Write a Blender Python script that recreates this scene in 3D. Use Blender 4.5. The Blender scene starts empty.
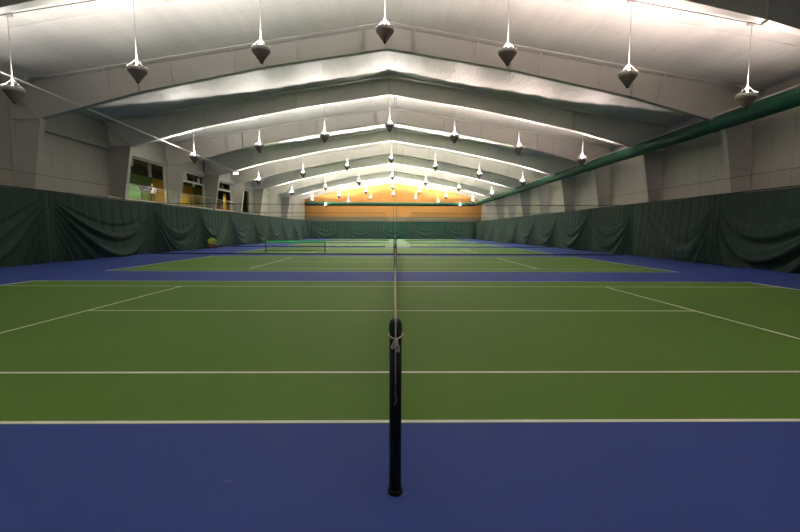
import bpy, math, random
from mathutils import Vector, Matrix
random.seed(7)
PI = math.pi
C = bpy.context.scene.collection
P = 14.63            # court pitch
XC = -0.387          # building centre line
ORD = ['first', 'second', 'third', 'fourth', 'fifth', 'sixth', 'seventh', 'eighth', 'ninth', 'tenth', 'eleventh', 'twelfth', 'thirteenth', 'fourteenth']

# ------------------------------------------------------------------ materials
def new_mat(name):
    m = bpy.data.materials.new(name); m.use_nodes = True
    nt = m.node_tree; b = nt.nodes['Principled BSDF']
    return m, nt, b

def plain(name, col, rough=.6, metal=0, var=.08, scale=6, bump=0, bscale=40, spec=.5, emit=None, estr=0):
    m, nt, b = new_mat(name)
    tc = nt.nodes.new('ShaderNodeTexCoord'); nz = nt.nodes.new('ShaderNodeTexNoise')
    nz.inputs['Scale'].default_value = scale; nz.inputs['Detail'].default_value = 4
    nt.links.new(tc.outputs['Object'], nz.inputs['Vector'])
    mx = nt.nodes.new('ShaderNodeMix'); mx.data_type = 'RGBA'
    mx.inputs[6].default_value = (*[c*(1-var) for c in col], 1)
    mx.inputs[7].default_value = (*[min(1, c*(1+var)) for c in col], 1)
    nt.links.new(nz.outputs['Fac'], mx.inputs[0]); nt.links.new(mx.outputs[2], b.inputs['Base Color'])
    b.inputs['Roughness'].default_value = rough; b.inputs['Metallic'].default_value = metal
    b.inputs['Specular IOR Level'].default_value = spec
    if bump:
        n2 = nt.nodes.new('ShaderNodeTexNoise'); n2.inputs['Scale'].default_value = bscale
        nt.links.new(tc.outputs['Object'], n2.inputs['Vector'])
        bp = nt.nodes.new('ShaderNodeBump'); bp.inputs['Strength'].default_value = bump; bp.inputs['Distance'].default_value = .01
        nt.links.new(n2.outputs['Fac'], bp.inputs['Height']); nt.links.new(bp.outputs['Normal'], b.inputs['Normal'])
    if emit:
        b.inputs['Emission Color'].default_value = (*emit, 1); b.inputs['Emission Strength'].default_value = estr
    return m

class N:
    """small node-expression helper"""
    def __init__(s, nt): s.nt = nt
    def m(s, op, a, b=None, c=None):
        n = s.nt.nodes.new('ShaderNodeMath'); n.operation = op
        for i, v in enumerate((a, b, c)):
            if v is None: continue
            if isinstance(v, (int, float)): n.inputs[i].default_value = v
            else: s.nt.links.new(v, n.inputs[i])
        return n.outputs[0]
    def band(s, v, c, hw): return s.m('LESS_THAN', s.m('ABSOLUTE', s.m('SUBTRACT', v, c)), hw)
    def AND(s, a, *r):
        for b in r: a = s.m('MULTIPLY', a, b)
        return a
    def OR(s, a, *r):
        for b in r: a = s.m('MAXIMUM', a, b)
        return a
    def mix(s, f, a, b):
        n = s.nt.nodes.new('ShaderNodeMix'); n.data_type = 'RGBA'
        s.nt.links.new(f, n.inputs[0])
        for i, v in ((6, a), (7, b)):
            if isinstance(v, tuple): n.inputs[i].default_value = (*v, 1)
            else: s.nt.links.new(v, n.inputs[i])
        return n.outputs[2]
    def noise(s, vec, scale, detail=3):
        n = s.nt.nodes.new('ShaderNodeTexNoise'); n.inputs['Scale'].default_value = scale; n.inputs['Detail'].default_value = detail
        s.nt.links.new(vec, n.inputs['Vector']); return n.outputs['Fac']
    def xyz(s):
        tc = s.nt.nodes.new('ShaderNodeTexCoord'); sp = s.nt.nodes.new('ShaderNodeSeparateXYZ')
        s.nt.links.new(tc.outputs['Object'], sp.inputs[0]); s.vec = tc.outputs['Object']
        return sp.outputs
    def scaled(s, v):
        n = s.nt.nodes.new('ShaderNodeVectorMath'); n.operation = 'MULTIPLY'
        s.nt.links.new(s.vec, n.inputs[0]); n.inputs[1].default_value = v; return n.outputs[0]

def floor_material():
    m, nt, b = new_mat('court_paint'); e = N(nt); X, Y, Z = e.xyz()
    x = e.m('ABSOLUTE', X)
    k = e.m('FLOOR', e.m('DIVIDE', e.m('ADD', Y, .05), P)); y = e.m('SUBTRACT', e.m('ADD', Y, .05), e.m('ADD', e.m('MULTIPLY', k, P), .05))
    valid = e.m('GREATER_THAN', Y, -.06)
    L = 11.885
    inx = e.m('LESS_THAN', x, L); iny = e.m('LESS_THAN', y, 10.97)
    green = e.AND(inx, iny, valid)
    w = .028
    side = e.AND(e.OR(e.band(y, -.01, w), e.band(y, 10.94, w), e.band(y, 1.37, w), e.band(y, 9.6, w)), inx)
    serv = e.AND(e.band(x, 6.4, w), e.band(y, 5.485, 4.13))
    cen = e.AND(e.band(y, 5.485, w), e.OR(e.m('LESS_THAN', x, 6.4), e.band(x, 11.78, .1)))
    base = e.AND(e.band(x, L-.045, .045), iny)
    line = e.AND(e.OR(side, serv, cen, base), valid)
    n1 = e.noise(e.scaled((.6, .6, 1)), 1.0, 5); n2 = e.noise(e.scaled((1, 9, 1)), 3.0, 4); n3 = e.noise(e.vec, 60, 2)
    nn = e.m('ADD', e.m('MULTIPLY', n1, .5), e.m('ADD', e.m('MULTIPLY', n2, .3), e.m('MULTIPLY', n3, .2)))
    blue = e.mix(nn, (.031, .060, .262), (.053, .096, .37))
    grn = e.mix(nn, (.088, .195, .026), (.125, .255, .040))
    wht = e.mix(n2, (.80, .82, .74), (.90, .91, .86))
    col = e.mix(line, e.mix(green, blue, grn), wht)
    # scuffs and a few small cracks
    sc = e.m('GREATER_THAN', e.noise(e.scaled((2.2, 7, 1)), 2.2, 6), .71)
    col = e.mix(e.m('MULTIPLY', sc, .25), col, (.30, .32, .34))
    nt.links.new(col, b.inputs['Base Color'])
    b.inputs['Roughness'].default_value = .6; b.inputs['Specular IOR Level'].default_value = .2
    bp = nt.nodes.new('ShaderNodeBump'); bp.inputs['Strength'].default_value = .12; bp.inputs['Distance'].default_value = .004
    nt.links.new(e.noise(e.vec, 90, 3), bp.inputs['Height']); nt.links.new(bp.outputs['Normal'], b.inputs['Normal'])
    return m

def ceiling_material():
    m, nt, b = new_mat('roof_liner'); e = N(nt); X, Y, Z = e.xyz()
    # seams of the vinyl liner across and along the slope
    sx = e.band(e.m('FRACT', e.m('DIVIDE', X, 1.52)), .5, .008)
    sy = e.band(e.m('FRACT', e.m('DIVIDE', Y, 1.83)), .5, .006)
    seam = e.OR(e.m('MULTIPLY', sx, .4), sy)
    n1 = e.noise(e.scaled((1.6, .25, 1)), 1.5, 5); n2 = e.noise(e.scaled((5, .8, 1)), 2, 4)
    col = e.mix(n1, (.56, .55, .53), (.70, .69, .67))
    col = e.mix(e.m('MULTIPLY', seam, .35), col, (.25, .25, .25))
    nt.links.new(col, b.inputs['Base Color'])
    b.inputs['Roughness'].default_value = .52; b.inputs['Specular IOR Level'].default_value = .3
    h = e.m('ADD', e.m('MULTIPLY', n2, 1), e.m('MULTIPLY', e.noise(e.scaled((.7, .5, 1)), 1.2, 2), 1.5))
    bp = nt.nodes.new('ShaderNodeBump'); bp.inputs['Strength'].default_value = .5; bp.inputs['Distance'].default_value = .08
    nt.links.new(h, bp.inputs['Height']); nt.links.new(bp.outputs['Normal'], b.inputs['Normal'])
    return m

def wall_material(name, lo, hi, seamcol, along='Y', pitch=1.22, hz=None, rough=.65):
    m, nt, b = new_mat(name); e = N(nt); X, Y, Z = e.xyz()
    a = Y if along == 'Y' else X
    seam = e.band(e.m('FRACT', e.m('DIVIDE', a, pitch)), .5, .010)
    if hz: 
        for z in hz: seam = e.OR(seam, e.band(Z, z, .02))
    n1 = e.noise(e.scaled((1, 1, .3)), .9, 5)
    col = e.mix(n1, lo, hi); col = e.mix(e.m('MULTIPLY', seam, .55), col, seamcol)
    nt.links.new(col, b.inputs['Base Color']); b.inputs['Roughness'].default_value = rough
    bp = nt.nodes.new('ShaderNodeBump'); bp.inputs['Strength'].default_value = .35; bp.inputs['Distance'].default_value = .05
    nt.links.new(e.noise(e.vec, 1.3, 3), bp.inputs['Height']); nt.links.new(bp.outputs['Normal'], b.inputs['Normal'])
    return m

def cloth_material(name, lo, hi, rough=.75):
    m, nt, b = new_mat(name); e = N(nt); X, Y, Z = e.xyz()
    n1 = e.noise(e.scaled((3, 3, 3)), 1, 4)
    nt.links.new(e.mix(n1, lo, hi), b.inputs['Base Color']); b.inputs['Roughness'].default_value = rough
    b.inputs['Specular IOR Level'].default_value = .3
    bp = nt.nodes.new('ShaderNodeBump'); bp.inputs['Strength'].default_value = .3; bp.inputs['Distance'].default_value = .02
    nt.links.new(e.noise(e.scaled((1.5, 1.5, 14)), 2.2, 3), bp.inputs['Height']); nt.links.new(bp.outputs['Normal'], b.inputs['Normal'])
    return m

def mesh_net_material():
    m, nt, b = new_mat('divider_mesh'); e = N(nt); X, Y, Z = e.xyz()
    g = e.OR(e.band(e.m('FRACT', e.m('DIVIDE', X, .048)), .5, .028), e.band(e.m('FRACT', e.m('DIVIDE', Z, .048)), .5, .028))
    b.inputs['Base Color'].default_value = (.05, .06, .055, 1); b.inputs['Roughness'].default_value = .7
    nt.links.new(g, b.inputs['Alpha'])
    return m

def glass_material():
    m, nt, b = new_mat('railing_glass')
    b.inputs['Base Color'].default_value = (.85, .95, .9, 1); b.inputs['Transmission Weight'].default_value = 1
    b.inputs['Roughness'].default_value = .02; b.inputs['IOR'].default_value = 1.2
    return m

M = {}
M['floor'] = floor_material()
M['ceil'] = ceiling_material()
M['wall'] = wall_material('wall_liner', (.42, .40, .36), (.52, .50, .45), (.14, .13, .12), 'Y', 1.22)
M['wallx'] = wall_material('front_liner', (.42, .40, .36), (.52, .50, .45), (.14, .13, .12), 'X', 1.22)
M['orange'] = wall_material('plywood_wall', (.44, .20, .045), (.55, .255, .06), (.26, .12, .03), 'X', 1.22, (6.9, 9.3), .5)
M['grey_band'] = plain('grey_plywood', (.23, .20, .13), .6)
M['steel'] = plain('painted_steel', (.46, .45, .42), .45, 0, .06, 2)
M['steel_lt'] = plain('bright_steel', (.72, .71, .67), .4, 0, .05, 3)
M['steel_lit_band'] = plain('lit_band_steel', (.80, .78, .73), .45, 0, .04, 2)  # brighter copy of the frame steel: lamplight on alternate frames put into the colour
M['dark_steel'] = plain('dark_conduit', (.10, .10, .10), .5)
M['curtain'] = cloth_material('curtain_cloth', (.016, .040, .029), (.026, .058, .042))
M['curtain_b'] = cloth_material('curtain_cloth_far', (.010, .052, .034), (.017, .070, .048))
M['hem'] = plain('hem_tape', (.012, .018, .02), .8)
M['net_black'] = plain('net_cord', (.012, .014, .012), .7)
M['tape'] = plain('net_tape', (.66, .60, .50), .7, 0, .15, 12)
M['post'] = plain('post_paint', (.004, .005, .005), .5, 0, .1, 8, spec=.2)
M['cap'] = plain('green_cap', (.004, .035, .012), .3)
M['cord'] = plain('white_cord', (.62, .58, .50), .7, 0, .2, 60)
M['cable'] = plain('steel_cable', (.62, .58, .52), .4, .1)
M['duct'] = cloth_material('duct_cloth', (.002, .055, .032), (.004, .085, .050), .5)
M['duct_ring'] = plain('duct_ring', (.004, .07, .04), .5)
M['shade'] = plain('lamp_metal', (.17, .135, .125), .55, .1, .08, 10)
M['rim'] = plain('lamp_rim', (.34, .33, .31), .45, .2)
M['stem'] = plain('stem_metal', (.42, .41, .40), .5)
M['black'] = plain('black_plastic', (.012, .012, .012), .5)
M['bulb'] = plain('lamp_bulb', (1, .97, .88), .4, emit=(1, .93, .80), estr=6)
M['white'] = plain('white_paint', (.75, .74, .70), .5)
M['mesh'] = mesh_net_material()
M['glass'] = glass_material()
M['lgreen'] = plain('green_paint', (.16, .34, .12), .7, 0, .15, 1)
M['lyellow'] = plain('yellow_paint', (.62, .40, .03), .7, 0, .1, 1)
M['lolive'] = plain('olive_paint', (.24, .26, .03), .7, 0, .1, 1)
M['lred'] = plain('brown_red_paint', (.20, .055, .02), .7, 0, .1, 1)
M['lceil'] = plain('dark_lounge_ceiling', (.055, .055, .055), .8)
M['lfloor'] = plain('lounge_carpet', (.12, .10, .07), .9)
M['slab'] = plain('slab_edge', (.55, .53, .46), .6)
M['neon'] = plain('green_band', (.03, .75, .12), .5)
M['ball'] = plain('ball_felt', (.46, .66, .03), .8)
M['redp'] = plain('red_plastic', (.38, .05, .04), .5)
M['bluegrey'] = plain('blue_grey_plastic', (.07, .12, .15), .5)
M['wood'] = plain('table_wood', (.30, .17, .06), .5)

# ------------------------------------------------------------------ mesh builder
class MB:
    def __init__(s): s.v = []; s.f = []; s.sm = []
    def add(s, vs, fs, smooth=False):
        o = len(s.v); s.v += [tuple(v) for v in vs]
        for f in fs: s.f.append(tuple(i+o for i in f)); s.sm.append(smooth)
        return s
    def box(s, x0, x1, y0, y1, z0, z1):
        vs = [(x, y, z) for x in (x0, x1) for y in (y0, y1) for z in (z0, z1)]
        return s.add(vs, [(0, 1, 3, 2), (4, 6, 7, 5), (0, 4, 5, 1), (2, 3, 7, 6), (0, 2, 6, 4), (1, 5, 7, 3)])
    def bar(s, a, b, w, h=None, up=(0, 0, 1)):
        h = h or w; a = Vector(a); b = Vector(b); d = (b-a).normalized(); u = Vector(up)
        if abs(d.dot(u)) > .99: u = Vector((1, 0, 0))
        r = d.cross(u).normalized(); u = r.cross(d)
        vs = []
        for p in (a, b):
            for i, j in ((-1, -1), (1, -1), (1, 1), (-1, 1)): vs.append(p + r*i*w/2 + u*j*h/2)
        return s.add(vs, [(3, 2, 1, 0), (4, 5, 6, 7), (0, 1, 5, 4), (1, 2, 6, 5), (2, 3, 7, 6), (3, 0, 4, 7)])
    def tube(s, pts, r, n=10, smooth=True, closed=False):
        pts = [Vector(p) for p in pts]; k = len(pts); rs = r if isinstance(r, (list, tuple)) else [r]*k
        vs = []; prev = None
        for i, p in enumerate(pts):
            if closed: d = (pts[(i+1) % k]-pts[i-1]).normalized()
            else: d = (pts[min(i+1, k-1)]-pts[max(i-1, 0)]).normalized()
            if prev is None:
                u = Vector((0, 0, 1)) if abs(d.z) < .9 else Vector((1, 0, 0))
            else: u = prev
            rr = d.cross(u).normalized(); u = rr.cross(d).normalized(); prev = u
            for j in range(n):
                a = 2*PI*j/n; vs.append(p + (rr*math.cos(a)+u*math.sin(a))*rs[i])
        fs = []
        for i in range(k if closed else k-1):
            for j in range(n):
                a = i*n+j; b = i*n+(j+1) % n; i2 = (i+1) % k
                fs.append((a, b, i2*n+(j+1) % n, i2*n+j))
        s.add(vs, fs, smooth)
        if not closed:
            o = len(s.v)-len(vs)
            s.f.append(tuple(o+j for j in reversed(range(n)))); s.sm.append(False)
            s.f.append(tuple(o+(k-1)*n+j for j in range(n))); s.sm.append(False)
        return s
    def lathe(s, prof, n=24, c=(0, 0, 0), smooth=True):
        vs = []; fs = []
        for r, z in prof:
            for j in range(n):
                a = 2*PI*j/n; vs.append((c[0]+r*math.cos(a), c[1]+r*math.sin(a), c[2]+z))
        for i in range(len(prof)-1):
            for j in range(n): fs.append((i*n+j, i*n+(j+1) % n, (i+1)*n+(j+1) % n, (i+1)*n+j))
        return s.add(vs, fs, smooth)
    def prism(s, poly, y0, y1):     # polygon in x,z extruded along y
        n = len(poly); vs = [(x, y0, z) for x, z in poly]+[(x, y1, z) for x, z in poly]
        fs = [tuple(range(n)), tuple(range(2*n-1, n-1, -1))]+[(i, i+n, (i+1) % n+n, (i+1) % n) for i in range(n)]
        return s.add(vs, fs)
    def sphere(s, c, r, n=10, m=6):
        prof = [(r*math.sin(PI*i/m)+1e-5, -r*math.cos(PI*i/m)) for i in range(m+1)]
        return s.lathe(prof, n, c)
    def build(s, name, mat, parent=None):
        me = bpy.data.meshes.new(name); me.from_pydata(s.v, [], s.f); me.materials.append(mat)
        me.polygons.foreach_set('use_smooth', s.sm); me.update()
        o = bpy.data.objects.new(name, me); C.objects.link(o)
        if parent: o.parent = parent
        return o

def tag(o, label=None, cat=None, group=None, kind=None):
    if label: o['label'] = label
    if cat: o['category'] = cat
    if group: o['group'] = group
    if kind: o['kind'] = kind
    return o
def empty(name, loc=(0, 0, 0), rz=0):
    o = bpy.data.objects.new(name, None); C.objects.link(o); o.location = loc; o.rotation_euler = (0, 0, rz)
    o.empty_display_size = .2; return o
def copy_tree(o, parent=None):
    c = o.copy(); C.objects.link(c)
    if parent: c.parent = parent
    for ch in list(o.children): copy_tree(ch, c)
    return c

# ------------------------------------------------------------------ setting
YF, YB = -5.6, 89.6           # front and back walls
WH = 18.3                     # half width
XL, XR = XC-WH, XC+WH
ZA, SL = 11.55, .163          # ridge height, slope
zc = lambda x: ZA-SL*abs(x-XC)
tag(MB().box(XL-.2, XR+.2, YF-.2, YB+.2, -.2, 0).build('floor', M['floor']), 'blue and green painted indoor tennis floor with white court lines', 'floor', kind='structure')

# roof liner: subdivided so it sags a little between the purlins
mb = MB(); nx, ny = 100, 130; vs = []
for i in range(nx+1):
    x = XL+(XR-XL)*i/nx
    for j in range(ny+1):
        y = YF+(YB-YF)*j/ny
        sag = .05*abs(math.sin(PI*(x-XC)/1.52))
        vs.append((x, y, zc(x)-sag+.02*math.sin(y*1.3+x)))
fs = [(i*(ny+1)+j, i*(ny+1)+j+1, (i+1)*(ny+1)+j+1, (i+1)*(ny+1)+j) for i in range(nx) for j in range(ny)]
mb.add(vs, fs, True)
mb.add([(XL, YF, zc(XL)+.3), (XL, YB, zc(XL)+.3), (XC, YB, ZA+.3), (XC, YF, ZA+.3), (XR, YF, zc(XR)+.3), (XR, YB, zc(XR)+.3)], [(0, 1, 2, 3), (3, 2, 5, 4)])
tag(mb.build('ceiling', M['ceil']), 'pale vinyl lined pitched roof', 'ceiling', kind='structure')

FY = [18.8+7.34*k for k in range(-2, 9)]; FY[1] = 10.8     # frame stations
opens = [(FY[3]+.03, FY[4]-.03, 3.78, 6.82), (FY[4]+.03, FY[5]-.03, 3.78, 6.82), (FY[5]+.03, FY[6]-.03, 3.78, 6.82), (FY[6]+3.6, FY[6]+6.2, 3.78, 6.6)]
ze = zc(XL)+.25
mb = MB(); y = YF
for a, b, z0, z1 in opens:
    mb.box(XL-.2, XL, y, a, 0, ze); mb.box(XL-.2, XL, a, b, 0, z0-.18); mb.box(XL-.2, XL, a, b, z1, ze); y = b
mb.box(XL-.2, XL, y, YB, 0, ze)
tag(mb.build('wall_left', M['wall']), kind='structure')
tag(MB().box(XR, XR+.2, YF, YB, 0, ze).build('wall_right', M['wall']), kind='structure')
gable = [(XL-.2, 0), (XR+.2, 0), (XR+.2, ze), (XC, ZA+.25), (XL-.2, ze)]
tag(MB().prism(gable, YB, YB+.2).build('wall_back', M['orange']), kind='structure')
tag(MB().prism(gable, YF-.2, YF).build('wall_front', M['wallx']), kind='structure')
tag(MB().box(XL, XR, YB-.06, YB-.001, 0, 4.55).build('trim_1', M['grey_band']), kind='structure')
# long header girt on the left wall
tag(MB().box(XL, XL+.28, FY[2], FY[8], 6.85, 7.25).build('trim_2', M['steel']), kind='structure')

# ------------------------------------------------------------------ steel frames
def rel_frame(PM):
    """portal frame in x,z relative to XC at y=0: two tapered columns, two haunched rafters."""
    root = empty('roof_frame')
    bot = [(0, 10.42), (6.0, 9.50), (12.0, 8.28), (16.72, 7.02)]
    top = [(0, ZA-.06), (6.0, ZA-.06-SL*6), (12, ZA-.06-SL*12), (19.0, ZA-.06-SL*18.2)]
    for s in (-1, 1):
        m = MB()
        web = [(s*x, z) for x, z in bot]+[(s*18.2, 7.0)]+[(s*x, z) for x, z in reversed(top)]
        m.prism(web, -.01, .01)
        for i in range(3):
            m.bar((s*bot[i][0], 0, bot[i][1]), (s*bot[i+1][0], 0, bot[i+1][1]), .30, .03)
            m.bar((s*top[i][0], 0, top[i][1]), (s*top[i+1][0], 0, top[i+1][1]), .30, .03)
        for x in (1.2, 6.0, 12.0):      # web stiffeners and splice plates
            zb = 10.42-.1633*x-.0017*x*x; m.box(s*x-.012, s*x+.012, -.14, .14, zb, zc(XC+x)-.1)
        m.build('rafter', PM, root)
        c = MB()
        c.prism([(s*16.72, 7.0), (s*17.88, 0), (s*18.2, 0), (s*18.2, 7.0)], -.01, .01)
        c.bar((s*16.72, 0, 7.02), (s*17.88, 0, 0.0), .30, .03, up=(s, 0, 0)); c.bar((s*18.18, 0, 8.3), (s*18.18, 0, 0), .30, .03, up=(1, 0, 0))
        c.box(min(s*16.72, s*18.2), max(s*16.72, s*18.2), -.14, .14, 6.98, 7.02)     # knee plate
        c.bar((s*16.72, 0, 7.0), (s*18.2, 0, 8.35), .2, .02)                    # diagonal stiffener
        c.box(min(s*17.5, s*18.2), max(s*17.5, s*18.2), -.13, .13, 4.9, 4.93)
        c.build('column', M['steel'], root)
        # liner batten in front of the frame and flange braces down to the web
        b = MB(); yb = -.62
        b.tube([(0, yb, ZA-.14), (s*18.1, yb, ZA-.14-SL*18.1)], .028, 6)
        b.build('liner_batten', M['steel_lt'], root)
        for x in (1.3, 4.3, 7.3, 10.3, 13.3):
            zb = 10.42-.1633*x-.0017*x*x
            MB().bar((s*x, -.60, zc(XC+x)-.16), (s*(x+.02), -.06, zb+.14), .05, .02).build('flange_brace', M['steel_lit_band'] if PM is M['steel_lit_band'] else M['steel'], root)
    MB().box(-.015, .015, -.15, .15, 10.36, ZA-.08).build('ridge_plate', M['steel'], root)
    return root
f0 = rel_frame(M['steel']); f1 = rel_frame(M['steel_lit_band'])  # alternate frames take the brighter copy, so lit and dim bands are painted in
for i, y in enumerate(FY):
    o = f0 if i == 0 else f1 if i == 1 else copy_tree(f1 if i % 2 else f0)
    o.location = (XC, y, 0)
    where = 'overhead, nearest to the camera' if i == 0 else ('crossing the top corners of the view' if i == 1 else None)
    lab = 'white steel roof frame with tapered columns, ' + (where or ('first one wholly in view, in front of the bay without openings' if i == 2 else '%s back from the camera' % ORD[i-1] if i < 10 else 'farthest, in front of the orange end wall'))
    tag(o, lab, 'roof frame', 'tapered steel roof frames')

# ------------------------------------------------------------------ pendant lamps
S, YL0, HL, = 4.468, 13.13, 8.75
def make_lamp():
    r = empty('pendant_lamp')          # origin at the bottom tip
    MB().lathe([(.001, .02), (.07, .02), (.09, .06), (.31, .36), (.318, .38), (.30, .38), (.08, .09), (.001, .07)], 28).build('lamp_shade', M['shade'], r)
    rim = MB().lathe([(.318, .38), (.335, .40), (.335, .50), (.322, .51), (.315, .49), (.312, .40), (.318, .38)], 28)
    for k in range(14):
        a = 2*PI*k/14; c, s_ = math.cos(a), math.sin(a)
        rim.box(.328*c-.014, .328*c+.014, .328*s_-.014, .328*s_+.014, .50, .55)
    rim.build('lamp_rim', M['rim'], r)
    MB().lathe([(.001, -.03), (.05, -.025), (.055, .0), (.04, .03), (.001, .035)], 14).build('finial', M['black'], r)
    arms = MB()
    for k in range(4):
        a = PI/4+PI/2*k; arms.bar((.315*math.cos(a), .315*math.sin(a), .49), (.03*math.cos(a), .03*math.sin(a), .80), .012)
    arms.build('hanger_arms', M['dark_steel'], r)
    MB().lathe([(.001, .10), (.035, .11), (.05, .17), (.04, .23), (.001, .26)], 14).build('bulb', M['bulb'], r)
    MB().tube([(0, 0, .50), (0, 0, .9), (0, 0, 1.5), (0, 0, 3.05)], [.04, .026, .015, .011], 8).build('stem', M['stem'], r)
    MB().box(-.13, .13, -.10, .10, 2.98, 3.22).build('ballast_box', M['rim'], r)
    return r
ld = bpy.data.lights.new('lamp_light', 'SPOT'); ld.energy = 1150; ld.color = (1, .93, .82); ld.shadow_soft_size = .14
lamp = make_lamp()
lo = bpy.data.objects.new('lamp_light', ld); C.objects.link(lo); lo.parent = lamp; lo.location = (0, -.14, .50); lo.rotation_euler = (PI+math.radians(2), 0, 0); ld.spot_size = math.radians(160); ld.spot_blend = .4
lpos = ['far left lamp', 'second lamp from the left', 'third lamp from the left', 'middle lamp under the ridge', 'third lamp from the right', 'second lamp from the right', 'far right lamp']
rown = ['row above the camera', 'row nearest in view', 'second row back', 'third row back', 'fourth row back', 'fifth row back', 'farthest row']
ROWE = [600, 690, 980, 2000, 3700, 4500, 2500]; COLE = [.7, 1.0, 1.15, .8, 1.05, 1.3, .9]
first = True
for k in range(-1, 6):
    for j in range(-3, 4):
        o = lamp if first else copy_tree(lamp); first = False
        o.location = (XC+S*j, YL0+P*k, HL-.165*abs(j)*S-.30)
        o.rotation_euler = (0, 0, random.uniform(-.06, .06))
        # every row burns at its own strength; lamps of the near right corner are pinkish
        l = [c for c in o.children if c.type == 'LIGHT'][0]
        l.data = ld.copy(); l.data.energy = ROWE[k+1]*(COLE[j+3] if k <= 0 else 1)
        l.data.color = (1, .80, .72) if (j >= 1 and k <= 1) else ((1, .92, .84) if k <= 1 else (1, .93, .80))
        tag(o, 'grey inverted cone pendant lamp, %s in the %s' % (lpos[j+3], rown[k+1]), 'lamp', 'inverted cone pendant lamps')

# conduits along the liner feeding the lamp rows
for k in range(-1, 6):
    y = YL0+P*k; root = empty('lamp_conduit', (XC, y-.22, 0))
    for s in (-1, 1):
        MB().tube([(0, 0, ZA-.22), (s*17.5, 0, ZA-.22-SL*17.5)], .018, 6).build('conduit_pipe', M['dark_steel'], root)
        MB().tube([(0, 1.0, ZA-.16), (s*17.5, 1.0, ZA-.16-SL*17.5)], .012, 6).build('support_wire', M['steel_lt'], root)
    tag(root, 'thin dark conduit under the roof liner feeding the %s of lamps' % ['overhead row', 'nearest row', 'second row', 'third row', 'fourth row', 'fifth row', 'farthest row'][k+1], 'conduit', 'lamp conduits')

# long pipe under the rafters, left side
m = MB().tube([(-15.05, 2, 7.83), (-15.2, 18.6, 7.62), (-15.35, 41, 7.30)], .035, 8)
tag(m.build('ceiling_pipe', M['steel_lt']), 'thin pale pipe running back under the rafters above the left courtside', 'pipe')
r_ = empty('floodlight', (-15.3, 40.2, 7.16))
MB().box(-.22, .22, -.08, .08, -.16, .06).build('housing', M['white'], r_)
MB().box(-.19, .19, -.09, -.08, -.14, .04).build('lens', M['bulb'], r_)
MB().tube([(0, 0, .06), (0, 0, .20)], .02, 6).build('bracket', M['steel'], r_)
tag(r_, 'small white floodlight at the far end of the pale ceiling pipe', 'light')

# ------------------------------------------------------------------ green duct
dm = empty('air_duct', (0, 0, 0))
XD, ZD, YD, RD = 16.0, 7.03, 87.6, .37
pts = [(XD, YF+.4, ZD)]
for i in range(1, 60): pts.append((XD, YF+.4+(YD-1.2-YF-.4)*i/60, ZD))
rad = [RD+.012*math.sin(i*1.9) for i in range(len(pts))]
MB().tube(pts, rad, 20).build('long_duct', M['duct'], dm)
el = [(XD-1.2+1.2*math.cos(a), YD-1.2+1.2*math.sin(a), ZD) for a in [PI/2*i/10 for i in range(11)]]
MB().tube([pts[-1]]+el, RD*.98, 20).build('elbow', M['duct'], dm)
MB().tube([(XD-1.2-(XD-1.2+18.2)*i/30, YD, ZD) for i in range(31)], RD, 20).build('cross_duct', M['duct'], dm)
for y in [3.5+7.315*k*2+.8 for k in range(-1, 6)]:
    MB().tube([(XD, y-.04, ZD), (XD, y+.04, ZD)], RD+.03, 20).build('duct_collar', M['duct_ring'], dm)
MB().tube([(XD, y_, ZD+RD+.08) for y_ in (YF+.4, YD-1.2)], .03, 6).build('suspension_rail', M['steel_lt'], dm)
for y in FY:
    MB().tube([(XD, y, ZD+RD+.05), (XD, y, 7.36)], .012, 6).build('hanger', M['steel'], dm)
tag(dm, 'long green fabric air duct along the right side, turning across the end wall', 'duct')

# ------------------------------------------------------------------ curtains
HC = 3.60
def sm(a, b, x):
    t = min(1, max(0, (x-a)/(b-a))); return t*t*(3-2*t)
def curtain_mesh(W, seed, swag=1.0, n=7.0, mf=9, H=HC, amp=.085, off=0.0):
    rnd = random.Random(seed); ph = [rnd.uniform(0, 6.28) for _ in range(6)]
    nu, nv = 150, 80; vs = []
    for i in range(nu+1):
        u0 = i/nu; s = W*u0
        uu = 2*u0-1
        uu2 = uu+off*(1-uu*uu)
        den = max(0, 1-uu2*uu2)+.13
        for j in range(nv+1):
            t = j/nv; z = H*(1-t)
            A = t/den
            ph_s = n*math.log(1+1.6*A)
            wsw = sm(.22, .75, A)*swag*sm(.10, .42, den)
            fall = .55+.6*sm(0, 1, t)
            ridge = math.sin(2*PI*ph_s+ph[0]); ridge = math.copysign(abs(ridge)**.8, ridge)
            d = 1.3*amp*wsw*fall*(ridge+.35*math.sin(4.3*PI*ph_s+ph[1]))
            vert = math.sin(2*PI*mf*u0+ph[2]+.8*math.sin(5*u0+ph[3]))+.5*math.sin(2*PI*mf*1.9*u0+ph[4])
            d += .045*(1-.75*wsw)*vert*(.35+.65*t)
            d += .22*sm(.1, 1, t)*(1-uu**6)
            edge = 1-abs(uu)**30
            d = d*edge-.05*(1-edge)
            zz = z+.006*math.sin(3*s+ph[5])*t - .05*math.sin(PI*u0)*(1-t)**3*swag
            zz = max(.012, zz)
            vs.append((s, -max(d, -.09), zz))
    fs = [(i*(nv+1)+j, (i+1)*(nv+1)+j, (i+1)*(nv+1)+j+1, i*(nv+1)+j+1) for i in range(nu) for j in range(nv)]
    return vs, fs
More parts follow.
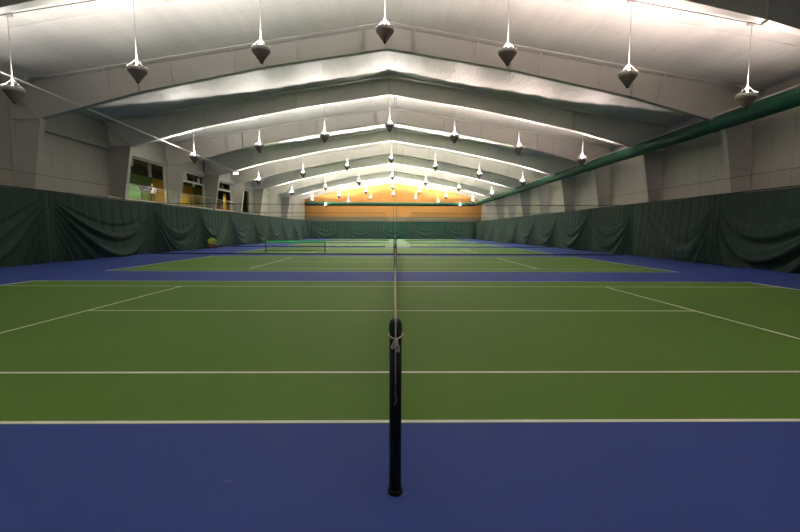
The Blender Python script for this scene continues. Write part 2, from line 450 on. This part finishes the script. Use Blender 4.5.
def curtain(side, a, b, seed, label, mat='curtain', **kw):
    vs, fs = curtain_mesh(b-a, seed, **kw)
    mb = MB().add(vs, fs, True); o = mb.build('courtside_curtain', M[mat])
    md = o.modifiers.new('thickness', 'SOLIDIFY'); md.thickness = .008
    h = MB().bar((0, .0, HC), (b-a, .0, HC), .03, .05).build('top_hem', M['hem'], o)
    if side == 'L': o.location = (XC-17.1, a, 0); o.rotation_euler = (0, 0, PI/2); 
    elif side == 'R': o.location = (XC+17.1, b, 0); o.rotation_euler = (0, 0, -PI/2)
    else: o.location = (a, YB-1.05, 0)
    tag(o, label, 'curtain', 'green courtside curtains')
    return o
# local -y faces the room: left wall (rot +90) maps local -y to +x; right wall (rot -90) to -x
segL = [-5.2, 3.5, 11.6, 19.3, 28.9, 36.7, 44.0, 51.3, 58.6, 65.9, 73.2, 80.6, 88.2]
kwL = [dict(), dict(), dict(swag=1, n=5.5, amp=.1, off=.25), dict(swag=1.15, n=4.6, mf=10, amp=.11, off=-.12), dict(swag=1.1, n=5.0, amp=.10), dict(swag=1, n=5, off=.2), dict(swag=.7, mf=12), dict(swag=.6, mf=14), dict(swag=.8), dict(swag=.5, mf=13), dict(swag=.9), dict(swag=.7)]
for i in range(len(segL)-1):
    lab = ['dark green curtain on the left, beside and behind the camera', 'dark green curtain on the left, level with the near court', 'dark green draped curtain at the left edge of the view'][i] if i < 3 else \
        'dark green curtain on the left, %s panel back from the left edge of the view' % ORD[i-2]
    if i == 3: lab = 'dark green curtain with deep swags on the left, below the plain wall bay'
    curtain('L', segL[i]+.011, segL[i+1]-.011, 10+i, lab, **kwL[i])
segR = [-5.2, 3.5, 11.6, 19.5, 27.4, 34.7, 42.1, 49.4, 56.7, 64.0, 71.3, 78.6, 88.2]
kwR = [dict(), dict(), dict(swag=1.15, n=4.6, amp=.11, off=.2), dict(swag=.75, n=4, mf=11, amp=.09, off=-.5), dict(swag=.7, n=5, mf=12), dict(swag=1.1, n=5, amp=.09), dict(swag=1.0, n=5.5), dict(swag=.7, mf=12), dict(swag=.8), dict(swag=.5, mf=14), dict(swag=.8), dict(swag=.6)]
for i in range(len(segR)-1):
    lab = ['dark green curtain on the right, beside and behind the camera', 'dark green curtain on the right, level with the near court', 'dark green swagged curtain at the right edge of the view'][i] if i < 3 else \
        'dark green curtain on the right, %s panel back from the right edge of the view' % ORD[i-2]
    curtain('R', segR[i]+.011, segR[i+1]-.011, 40+i, lab, **kwR[i])
xb = [XC-17.0+34.0*i/5 for i in range(6)]
for i in range(5):
    curtain('B', xb[i]+.011, xb[i+1]-.011, 80+i, 'green swagged curtain on the end wall, %s' % ['far left panel', 'second panel from the left', 'middle panel', 'second panel from the right', 'far right panel'][i], 'curtain_b', swag=1.0, n=5, amp=.10)

# curtain support wires on both side walls
for s, nm in ((-1, 'left'), (1, 'right')):
    m = MB().tube([(XC+s*17.08, YF+.2, 4.35), (XC+s*17.08, 88.4, 4.35)], .012, 6)
    tag(m.build('support_cable', M['dark_steel']), 'thin dark cable stretched above the %s hand curtains' % nm, 'cable')

# ------------------------------------------------------------------ divider nets
def divider(y, x0, x1, label):
    root = empty('divider_net', (x0, y, 0)); W = x1-x0
    MB().add([(0, 0, .10), (W, 0, .10), (W, 0, 3.5), (0, 0, 3.5)], [(0, 1, 2, 3)]).build('netting', M['mesh'], root)
    MB().box(0, W, -.012, .012, .01, .085).build('bottom_hem', M['hem'], root)
    MB().tube([(0, 0, 3.5), (W/2, 0, 3.47), (W, 0, 3.5)], .022, 6).build('top_cable', M['hem'], root)
    for x in (0.01, W-.01): MB().tube([(x, 0, .05), (x, 0, 3.5)], .012, 6).build('side_cord', M['hem'], root)
    tag(root, label, 'net', 'dividing nets between courts')
dn = ['nearest', 'second', 'third', 'farthest']
for k in range(4):
    y = 27.45+P*k; g = .09 if k == 0 else 1.15
    divider(y, XC-16.5, -g if k == 0 else -1.0, '%s dividing net between courts, left half of the hall' % dn[k])
    divider(y, g if k == 0 else 1.6, XC+16.5, '%s dividing net between courts, right half of the hall' % dn[k])
for s, n_ in ((-1, 'left'), (1, 'right')):
    m = MB().tube([(s*.07, 27.45, .02), (s*.07, 27.45, ZA-.28)], .011, 6)
    tag(m.build('hoist_cable', M['dark_steel']), 'thin dark cable hanging from the ridge at the nearest divider, %s of the pair' % n_, 'cable')

# ------------------------------------------------------------------ tennis nets and posts
YP0, YP1, HP = -1.09, 11.97, 1.07
def net_h(y):
    c = 5.485; half = (YP1-YP0)/2; return .914+(HP-.914)*abs(y-(YP0+YP1)/2)/half
def make_net():
    root = empty('tennis_net', (0, YP0+.08, 0)); o = YP0+.08
    m = MB(); ys = YP0+.12; y = ys
    while y < YP1-.1:
        m.bar((0, y-o, .04), (0, y-o, net_h(y)-.03), .0028); y += .045
    for k in range(21):
        z0 = .04+k*.0455
        pts = [YP0+.12, 5.45, YP1-.12]
        for a, b in ((0, 1), (1, 2)):
            za = min(z0, net_h(pts[a])-.02)*net_h(pts[a])/.914*.914/net_h(pts[a]); zb = min(z0, net_h(pts[b])-.02)
            m.bar((0, pts[a]-o, z0*net_h(pts[a])/1.0), (0, pts[b]-o, z0*net_h(pts[b])/1.0), .0028)
    m.build('netting', M['net_black'], root)
    t = MB()
    for a, b in ((YP0+.12, 5.45), (5.45, YP1-.12)):
        za, zb = net_h(a), net_h(b)
        t.prism([], 0, 0) if False else None
        vs = []
        for y_, z_ in ((a, za), (b, zb)):
            for x_, dz in ((-.009, -.055), (-.010, -.01), (-.005, .004), (.005, .004), (.010, -.01), (.009, -.055)): vs.append((x_, y_-o, z_+dz))
        t.add(vs, [(i, i+1, i+7, i+6) for i in range(5)]+[(5, 0, 6, 11), (0, 5, 4, 3, 2, 1), (6, 7, 8, 9, 10, 11)])
    t.build('head_tape', M['tape'], root)
    MB().box(-.02, .02, 5.425-o, 5.475-o, .0, .915).build('centre_strap', M['tape'], root)
    b_ = MB().box(-.022, .022, YP0+.12-o, YP0+.16-o, .03, net_h(YP0)-.05); b_.box(-.016, .016, YP1-.16-o, YP1-.12-o, .03, net_h(YP1)-.05)
    b_.build('side_band', M['net_black'], root)
    return root
def make_post(near):
    r = empty('net_post')
    R = .038
    MB().lathe([(.001, 0), (R, 0), (R, 1.03), (.001, 1.03)], 28).build('pole', M['post'], r)
    MB().lathe([(R+.003, 1.035), (R+.0035, 1.06), (R+.002, 1.085), (R*.93, 1.10), (R*.75, 1.114), (R*.4, 1.121), (.001, 1.123)], 28).build('cap', M['cap'], r)
    MB().lathe([(R, .03), (R+.008, .028), (R+.01, .004), (R+.008, 0), (.001, 0)], 28).build('base_collar', M['post'], r)
    return r
post_a = make_post(True); net0 = make_net()
cn = ['nearest court', 'second court', 'third court', 'fourth court', 'fifth court', 'farthest court']
posts = []
for k in range(6):
    n = net0 if k == 0 else copy_tree(net0)
    n.location = (0, YP0+.08+P*k, 0)
    tag(n, 'tennis net with pale tape across the %s, seen edge on' % cn[k], 'tennis net', 'full size tennis nets')
    for e_, y in ((0, YP0), (1, YP1)):
        p = post_a if (k == 0 and e_ == 0) else copy_tree(post_a)
        p.location = (0, y+P*k, 0); p.scale = (1, 1, 1.016); posts.append(p)
        lab = 'black round net post with tied white cord in the foreground' if (k == 0 and e_ == 0) else 'black net post at the %s end of the %s' % (['near', 'far'][e_], cn[k])
        tag(p, lab, 'post', 'tennis net posts')
p0 = posts[0]
# fittings only the near post shows: cable over the cap, tied cord with a bow, tension hook
R = .038
MB().tube([(0, .30, HP+.004), (0, .1, HP+.03), (0, .03, 1.122), (0, 0, 1.127), (0, -.028, 1.117), (0, -R-.003, 1.09), (0, -R-.006, 1.03), (0, -R-.004, .72)], .0045, 8).build('net_cable', M['cable'], p0)
ring = []
for i in range(40):
    a = 2*PI*i/40; fr = max(0, -math.sin(a))
    ring.append(((R+.007)*math.cos(a), (R+.007)*math.sin(a), 1.022-.02*fr**2))
MB().tube(ring, .0042, 8, closed=True).build('tied_cord', M['cord'], p0)
def loop(x0, x1, zt, zb, yy):
    pts = []
    for i in range(24):
        a = 2*PI*i/24; w = math.sin(a)
        z = (zt+zb)/2+(zt-zb)/2*math.cos(a); f = (zt-z)/(zt-zb)
        pts.append((x0+(x1-x0)*f+.0085*w*(.3+.9*f), yy-.006*math.sin(a)-.004*f, z))
    return pts
bow = MB()
bow.tube(loop(-.002, -.020, 1.0, .945, -R-.014), .0036, 8, closed=True)
bow.tube(loop(.004, .016, 1.0, .925, -R-.014), .0042, 8, closed=True)
bow.tube([(-.004, -R-.012, 1.0), (-.001, -R-.017, .97), (.003, -R-.014, .94)], .0038, 8)
bow.tube([(.012, -R-.012, 1.0), (.012, -R-.019, .975), (.003, -R-.014, .95)], .0034, 8)
bow.sphere((0, -R-.013, 1.0), .010, 12, 8)
bow.build('cord_bow', M['cord'], p0)
hk = MB()
hk.tube([(.004*math.sin(2*PI*i/16), -R-.008, .70+.017*math.cos(2*PI*i/16)) for i in range(16)], .0028, 6, closed=True)
hk.tube([(0, -R-.008, .682), (-.003, -R-.014, .655), (.006, -R-.014, .63), (.001, -R-.01, .61), (-.007, -R-.013, .59)], .005, 8)
hk.build('tension_hook', M['dark_steel'], p0)
MB().tube([((R+.0045)*math.cos(2*PI*i/28), (R+.0045)*math.sin(2*PI*i/28), 1.036) for i in range(28)], .0015, 6, closed=True).build('cap_seam', M['dark_steel'], p0)

# ------------------------------------------------------------------ small practice net
MN = empty('practice_net', (-7.75, 31.15, 0)); W2 = 2.3
for s in (-1, 1):
    MB().tube([(s*W2, 0, 0), (s*W2, 0, .86)], .035, 10).build('post', M['black'], MN)
    MB().tube([(s*W2, -.45, .03), (s*W2, .45, .03)], .025, 8).build('foot', M['black'], MN)
m = MB()
for i in range(77): x = -W2+i*(2*W2/76); m.bar((x, 0, .12), (x, 0, .78), .004)
for j in range(12): z = .12+j*.06; m.bar((-W2, 0, z), (W2, 0, z), .004)
m.build('netting', M['net_black'], MN)
MB().box(-W2, W2, -.01, .01, .74, .86).build('top_band', M['neon'], MN)
MB().tube([(-W2, 0, .1), (W2, 0, .1)], .02, 8).build('bottom_rail', M['black'], MN)
tag(MN, 'low portable practice net with bright green top band on the third court', 'net')

# ------------------------------------------------------------------ ball cart by the left curtain
BC = empty('ball_cart', (-16.15, 36.0, 0), .2); BC.scale = (.82, .82, .9)
for sx in (-1, 1):
    for sy in (-1, 1):
        l = MB().tube([(sx*.36, sy*.26, .09), (sx*.34, sy*.24, .66)], .018, 8).build('leg', M['black'], BC)
        w_ = MB().tube([(sx*.36-.02, sy*.26, .06), (sx*.36+.02, sy*.26, .06)], .06, 12).build('wheel', M['black'], l)
bk = MB(); bk.add([(sx*a, sy*b, z) for (a, b, z) in ((.30, .22, .55), (.44, .30, .85)) for sx, sy in ((-1, -1), (1, -1), (1, 1), (-1, 1))],
    [(3, 2, 1, 0), (0, 1, 5, 4), (1, 2, 6, 5), (2, 3, 7, 6), (3, 0, 4, 7), (4, 5, 6, 7)])
bk.build('basket', M['ball'], BC)
bl = MB(); rr = random.Random(3)
for i in range(170):
    a = rr.uniform(0, 2*PI); q = math.sqrt(rr.random()); x = .42*q*math.cos(a); y = .28*q*math.sin(a)
    bl.sphere((x, y, .885+.22*(1-q*q)*rr.random()), .034, 8, 5)
tb = bl.build('tennis_balls', M['ball']); tb.location = BC.location; tb.rotation_euler = (0, 0, .2); tb.scale = (.82, .82, .9)
tag(tb, 'heap of yellow-green tennis balls in the cart by the left curtain', 'tennis balls', kind='stuff')
MB().box(-.33, .33, -.22, .22, .20, .23).build('lower_shelf', M['black'], BC)
MB().tube([(.30, .3, .7), (.34, .36, 1.55), (.34, .36, 1.7)], .022, 8).build('handle', M['black'], BC)
tag(BC, 'wheeled ball cart with lime basket standing against the left curtain', 'cart')
cr = MB(); cr.box(-.24, .14, -.18, .18, 0, .03)
for a in ((-.24, -.22, -.18, .18), (.12, .14, -.18, .18), (-.24, .14, -.18, -.16), (-.24, .14, .16, .18)): cr.box(*a, .03, .27)
c_ = cr.build('crate', M['redp']); c_.location = (-16.17, 35.98, .21); c_.scale = (.82, .82, .9); c_.rotation_euler = (0, 0, .2)
tag(c_, 'small red plastic crate on the lower shelf of the ball cart', 'crate')

# ------------------------------------------------------------------ wall sensors
for x, y, z, s, lb in ((XR-.05, 21.3, 4.75, -1, 'small white sensor box on the right wall above the curtain'), (XL+.05, 20.6, 5.3, 1, 'small white sensor box on the left wall below the long beam')):
    r_ = empty('wall_sensor', (x, y, z)); MB().box(-.05, .05, -.09, .09, -.08, .08).build('housing', M['white'], r_)
    MB().sphere((s*.06, 0, 0), .05, 12, 8).build('lens', M['rim'], r_); tag(r_, lb, 'sensor')

# ------------------------------------------------------------------ upstairs lounge behind the left openings
XB = XL-5.2; LY0, LY1 = FY[3]-1.5, FY[8]+1
tag(MB().box(XB, XC-17.46, LY0, LY1, 3.60, 3.78).build('trim_3', M['slab']), kind='structure')      # mezzanine slab
tag(MB().box(XB, XL-.2, LY0, LY1, 3.78, 3.80).build('floor_lounge', M['lfloor']), kind='structure')
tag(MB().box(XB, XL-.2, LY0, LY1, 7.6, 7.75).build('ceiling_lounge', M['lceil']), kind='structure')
tag(MB().box(XB-.15, XB, LY0, 41.2, 3.6, 7.6).build('wall_lounge_left', M['lgreen']), kind='structure')
tag(MB().box(XB-.15, XB, 41.2, 50.2, 3.6, 7.6).build('wall_lounge_back', M['lyellow']), kind='structure')
tag(MB().box(XB-.15, XB, 50.2, 56.5, 3.6, 7.6).build('wall_lounge_middle', M['lolive']), kind='structure')
tag(MB().box(XB-.15, XB, 56.5, LY1, 3.6, 7.6).build('wall_lounge_right', M['lred']), kind='structure')
tag(MB().box(XB, XL-.2, LY0-.15, LY0, 3.6, 7.6).build('wall_lounge_near', M['lgreen']), kind='structure')
tag(MB().box(XB, XL-.2, LY1, LY1+.15, 3.6, 7.6).build('wall_lounge_far', M['lolive']), kind='structure')
tag(MB().box(XB, XB+.25, 36.0, 50.0, 3.8, 4.5).build('baseboard_lounge', M['wood']), kind='structure')
# deep dropped beam with a darker upper wall
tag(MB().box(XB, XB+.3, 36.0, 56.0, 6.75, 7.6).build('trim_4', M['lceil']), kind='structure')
# transom frames in the openings
for i, (a, b, z0, z1) in enumerate(opens[:3]):
    m = MB()
    if i > 0:
        m.box(XL-.12, XL-.04, a, b, 5.95, 6.12); m.box(XL-.12, XL-.04, (a+b)/2-.1, (a+b)/2+.1, 5.95, z1)
    m.box(XL-.08, XL+.02, a, a+.05, z0, z1); m.box(XL-.08, XL+.02, b-.05, b, z0, z1); m.box(XL-.14, XL+.02, a, b, z1-.05, z1+.03)
    o = m.build('window_%d' % (i+1), M['white']); tag(o, kind='structure')
# glass balustrade in front of the openings
for i, (a, b, z0, z1) in enumerate(opens[:3]):
    r_ = empty('balustrade', (XC-17.62, a, 3.78)); W = b-a-.06
    MB().tube([(0, 0, 1.0), (0, W, 1.0)], .022, 8).build('handrail', M['steel_lt'], r_)
    MB().box(-.006, .006, .05, W-.05, .05, .96).build('glass_panel', M['glass'], r_)
    for q in range(4): MB().tube([(0, W*q/3, 0), (0, W*q/3, 1.0)], .018, 8).build('baluster', M['steel'], r_)
    tag(r_, 'glass balustrade on the mezzanine edge, %s bay with an opening' % ORD[i], 'railing', 'mezzanine balustrades')
# can lights
cans = [(-19.9, 30.9), (-20.1, 33.75), (-22.5, 38.3), (-22.6, 35.2), (-20.6, 41.2), (-20.4, 43.6), (-20.6, 50.6), (-22.4, 47.0)]
def make_can():
    r = empty('can_light')
    MB().lathe([(.001, .5), (.13, .5), (.14, .48), (.14, 0), (.12, 0), (.12, .1), (.001, .1)], 18).build('housing', M['white'], r)
    MB().lathe([(.001, .08), (.10, .08), (.10, .09), (.001, .09)], 14).build('bulb', M['bulb'], r)
    MB().tube([(0, 0, .5), (0, 0, 1.1)], .015, 6).build('stem', M['white'], r)
    d = bpy.data.lights.new('can_glow', 'SPOT'); d.energy = 170; d.spot_size = 2.4; d.spot_blend = .6; d.shadow_soft_size = .08; d.color = (1, .88, .66)
    l = bpy.data.objects.new('can_glow', d); C.objects.link(l); l.parent = r; l.location = (0, 0, -.03)
    return r
c0 = make_can(); nm = ['at the left of the first opening', 'at the right of the first opening', 'deep inside the first opening, right side', 'deep inside the first opening, left side', 'at the left of the second opening', 'at the right of the second opening', 'in the third opening', 'deep inside the second opening']
for i, (x, y) in enumerate(cans):
    o = c0 if i == 0 else copy_tree(c0); o.location = (x, y, 6.5)
    tag(o, 'white cylinder lamp under the lounge ceiling, %s' % nm[i], 'lamp', 'white cylinder lamps in the lounge')

# exercise machine
EM = empty('exercise_machine', (-20.5, 33.1, 3.8))
MB().box(-.35, .35, -.8, .8, 0, .16).build('deck', M['bluegrey'], EM)
for s in (-1, 1):
    MB().bar((s*.3, .55, .1), (s*.32, .68, 1.15), .07).build('upright', M['bluegrey'], EM)
    MB().tube([(s*.34, .66, 1.0), (s*.36, .1, .95)], .025, 8).build('handrail', M['black'], EM)
MB().prism([(-.45, 1.1), (.45, 1.1), (.55, 1.42), (-.55, 1.42)], .60, .74).build('console', M['bluegrey'], EM)
tag(EM, 'blue-grey exercise machine behind the first lounge opening', 'exercise machine')
# small table
TB = empty('table', (-20.6, 42.3, 3.8))
MB().lathe([(.001, .72), (.42, .72), (.43, .74), (.42, .76), (.001, .76)], 24).build('tabletop', M['wood'], TB)
MB().tube([(0, 0, .04), (0, 0, .72)], .035, 10).build('pedestal', M['black'], TB)
MB().lathe([(.001, 0), (.26, 0), (.25, .03), (.001, .05)], 20).build('base', M['black'], TB)
tag(TB, 'small round table in the lounge behind the second opening', 'table')
def post_box(x, y, label):
    o = MB().box(-.14, .14, -.14, .14, 0, 2.35).build('pillar', M['lyellow']); o.location = (x, y, 3.8); tag(o, label, 'pillar')
post_box(-20.9, 52.0, 'slim yellow pillar in the third lounge opening')

# person standing in the lounge
def person(loc, rz):
    m, nt, b = new_mat('clothes_and_skin'); e = N(nt); X, Y, Z = e.xyz()
    skin, shirt, trousers, shoe = (.45, .26, .17), (.72, .70, .66), (.10, .06, .04), (.02, .02, .02)
    col = e.mix(e.m('GREATER_THAN', Z, .07), shoe, trousers)
    col = e.mix(e.m('GREATER_THAN', Z, .92), col, shirt)
    col = e.mix(e.m('GREATER_THAN', Z, 1.43), col, skin)
    fore = e.AND(e.m('GREATER_THAN', e.m('ABSOLUTE', X), .215), e.m('LESS_THAN', Z, 1.12))
    col = e.mix(fore, col, skin)
    nt.links.new(col, b.inputs['Base Color']); b.inputs['Roughness'].default_value = .8
    V = []; E_ = []; Rr = []
    def add(p, r, par=None):
        V.append(p); Rr.append(r)
        if par is not None: E_.append((par, len(V)-1))
        return len(V)-1
    pel = add((0, 0, .95), .135); wa = add((0, .0, 1.08), .12, pel); ch = add((0, 0, 1.28), .14, wa); nk = add((0, .0, 1.43), .06, ch)
    n2 = add((0, -.01, 1.50), .052, nk); hd = add((0, -.02, 1.58), .082, n2); ht = add((0, -.015, 1.66), .088, hd); tp = add((0, -.01, 1.71), .06, ht)
    for s in (-1, 1):
        hip = add((s*.09, 0, .86), .095, pel); kn = add((s*.10, -.02, .48), .062, hip); an = add((s*.11, .01, .09), .042, kn); add((s*.12, -.13, .035), .036, an)
        sh = add((s*.17, 0, 1.38), .06, ch); el_ = add((s*.23, .0, 1.10), .042, sh)
        wr = add((s*.235, -.16, .95 if s > 0 else 1.05), .028, el_); hn = add((s*.225, -.23, .93 if s > 0 else 1.06), .03, wr)
        for q in range(4):
            f1 = add((s*(.20+.017*q), -.29, (.925 if s > 0 else 1.055)), .009, hn); add((s*(.20+.017*q), -.325+.004*q, (.905 if s > 0 else 1.035)), .008, f1)
        add((s*.185, -.255, (.945 if s > 0 else 1.075)), .010, hn)
    me = bpy.data.meshes.new('person'); me.from_pydata(V, E_, []); me.materials.append(m)
    o = bpy.data.objects.new('person', me); C.objects.link(o)
    sk = o.modifiers.new('skin', 'SKIN'); 
    if not me.skin_vertices: 
        bpy.context.view_layer.objects.active = o; bpy.ops.mesh.customdata_skin_add()
    for i, sv in enumerate(me.skin_vertices[0].data): sv.radius = (Rr[i], Rr[i]*.85 if i in (0, 1, 2) else Rr[i]); sv.use_root = (i == 0)
    sd = o.modifiers.new('smooth', 'SUBSURF'); sd.levels = 2; sd.render_levels = 2
    hair = MB().lathe([(.088, -.02), (.098, .03), (.085, .08), (.05, .11), (.001, .12)], 18, (0, 0.005, 1.645)).build('hair', M['black'], o)
    face = MB()
    for s in (-1, 1): face.sphere((s*.032, -.098, 1.625), .010, 8, 6)
    face.build('eyes', M['black'], o)
    o.location = loc; o.rotation_euler = (0, 0, rz)
    return o
tag(person((-20.4, 34.6, 3.8), .5), 'person with dark hair in a white shirt standing in the lounge', 'person')

# ------------------------------------------------------------------ camera
f, pit, yaw, roll, sx, sy = 446.7, .1, .017, .004, 2.48, 9.67
F = Vector((math.sin(yaw)*math.cos(pit), math.cos(yaw)*math.cos(pit), -math.sin(pit)))
Rv = Vector((math.cos(yaw), -math.sin(yaw), 0)); U = Rv.cross(F)
R2 = Rv*math.cos(roll)+U*math.sin(roll); U2 = -Rv*math.sin(roll)+U*math.cos(roll)
cd = bpy.data.cameras.new('camera'); cam = bpy.data.objects.new('camera', cd); C.objects.link(cam)
mw = Matrix((R2, U2, -F)).transposed().to_4x4(); mw.translation = Vector((-.005, -3.809, 1.674)); cam.matrix_world = mw
cd.sensor_width = 36; cd.lens = f/800*36; cd.shift_x = -sx/800; cd.shift_y = sy/800
cd.clip_start = .05; cd.clip_end = 300
bpy.context.scene.camera = cam

# ------------------------------------------------------------------ world and view
w = bpy.data.worlds.new('world'); bpy.context.scene.world = w; w.use_nodes = True
w.node_tree.nodes['Background'].inputs[0].default_value = (.02, .02, .025, 1)
vs_ = bpy.context.scene.view_settings
vs_.view_transform = 'Standard'; vs_.look = 'None'; vs_.gamma = 1; vs_.use_curve_mapping = False; vs_.exposure = 0.2
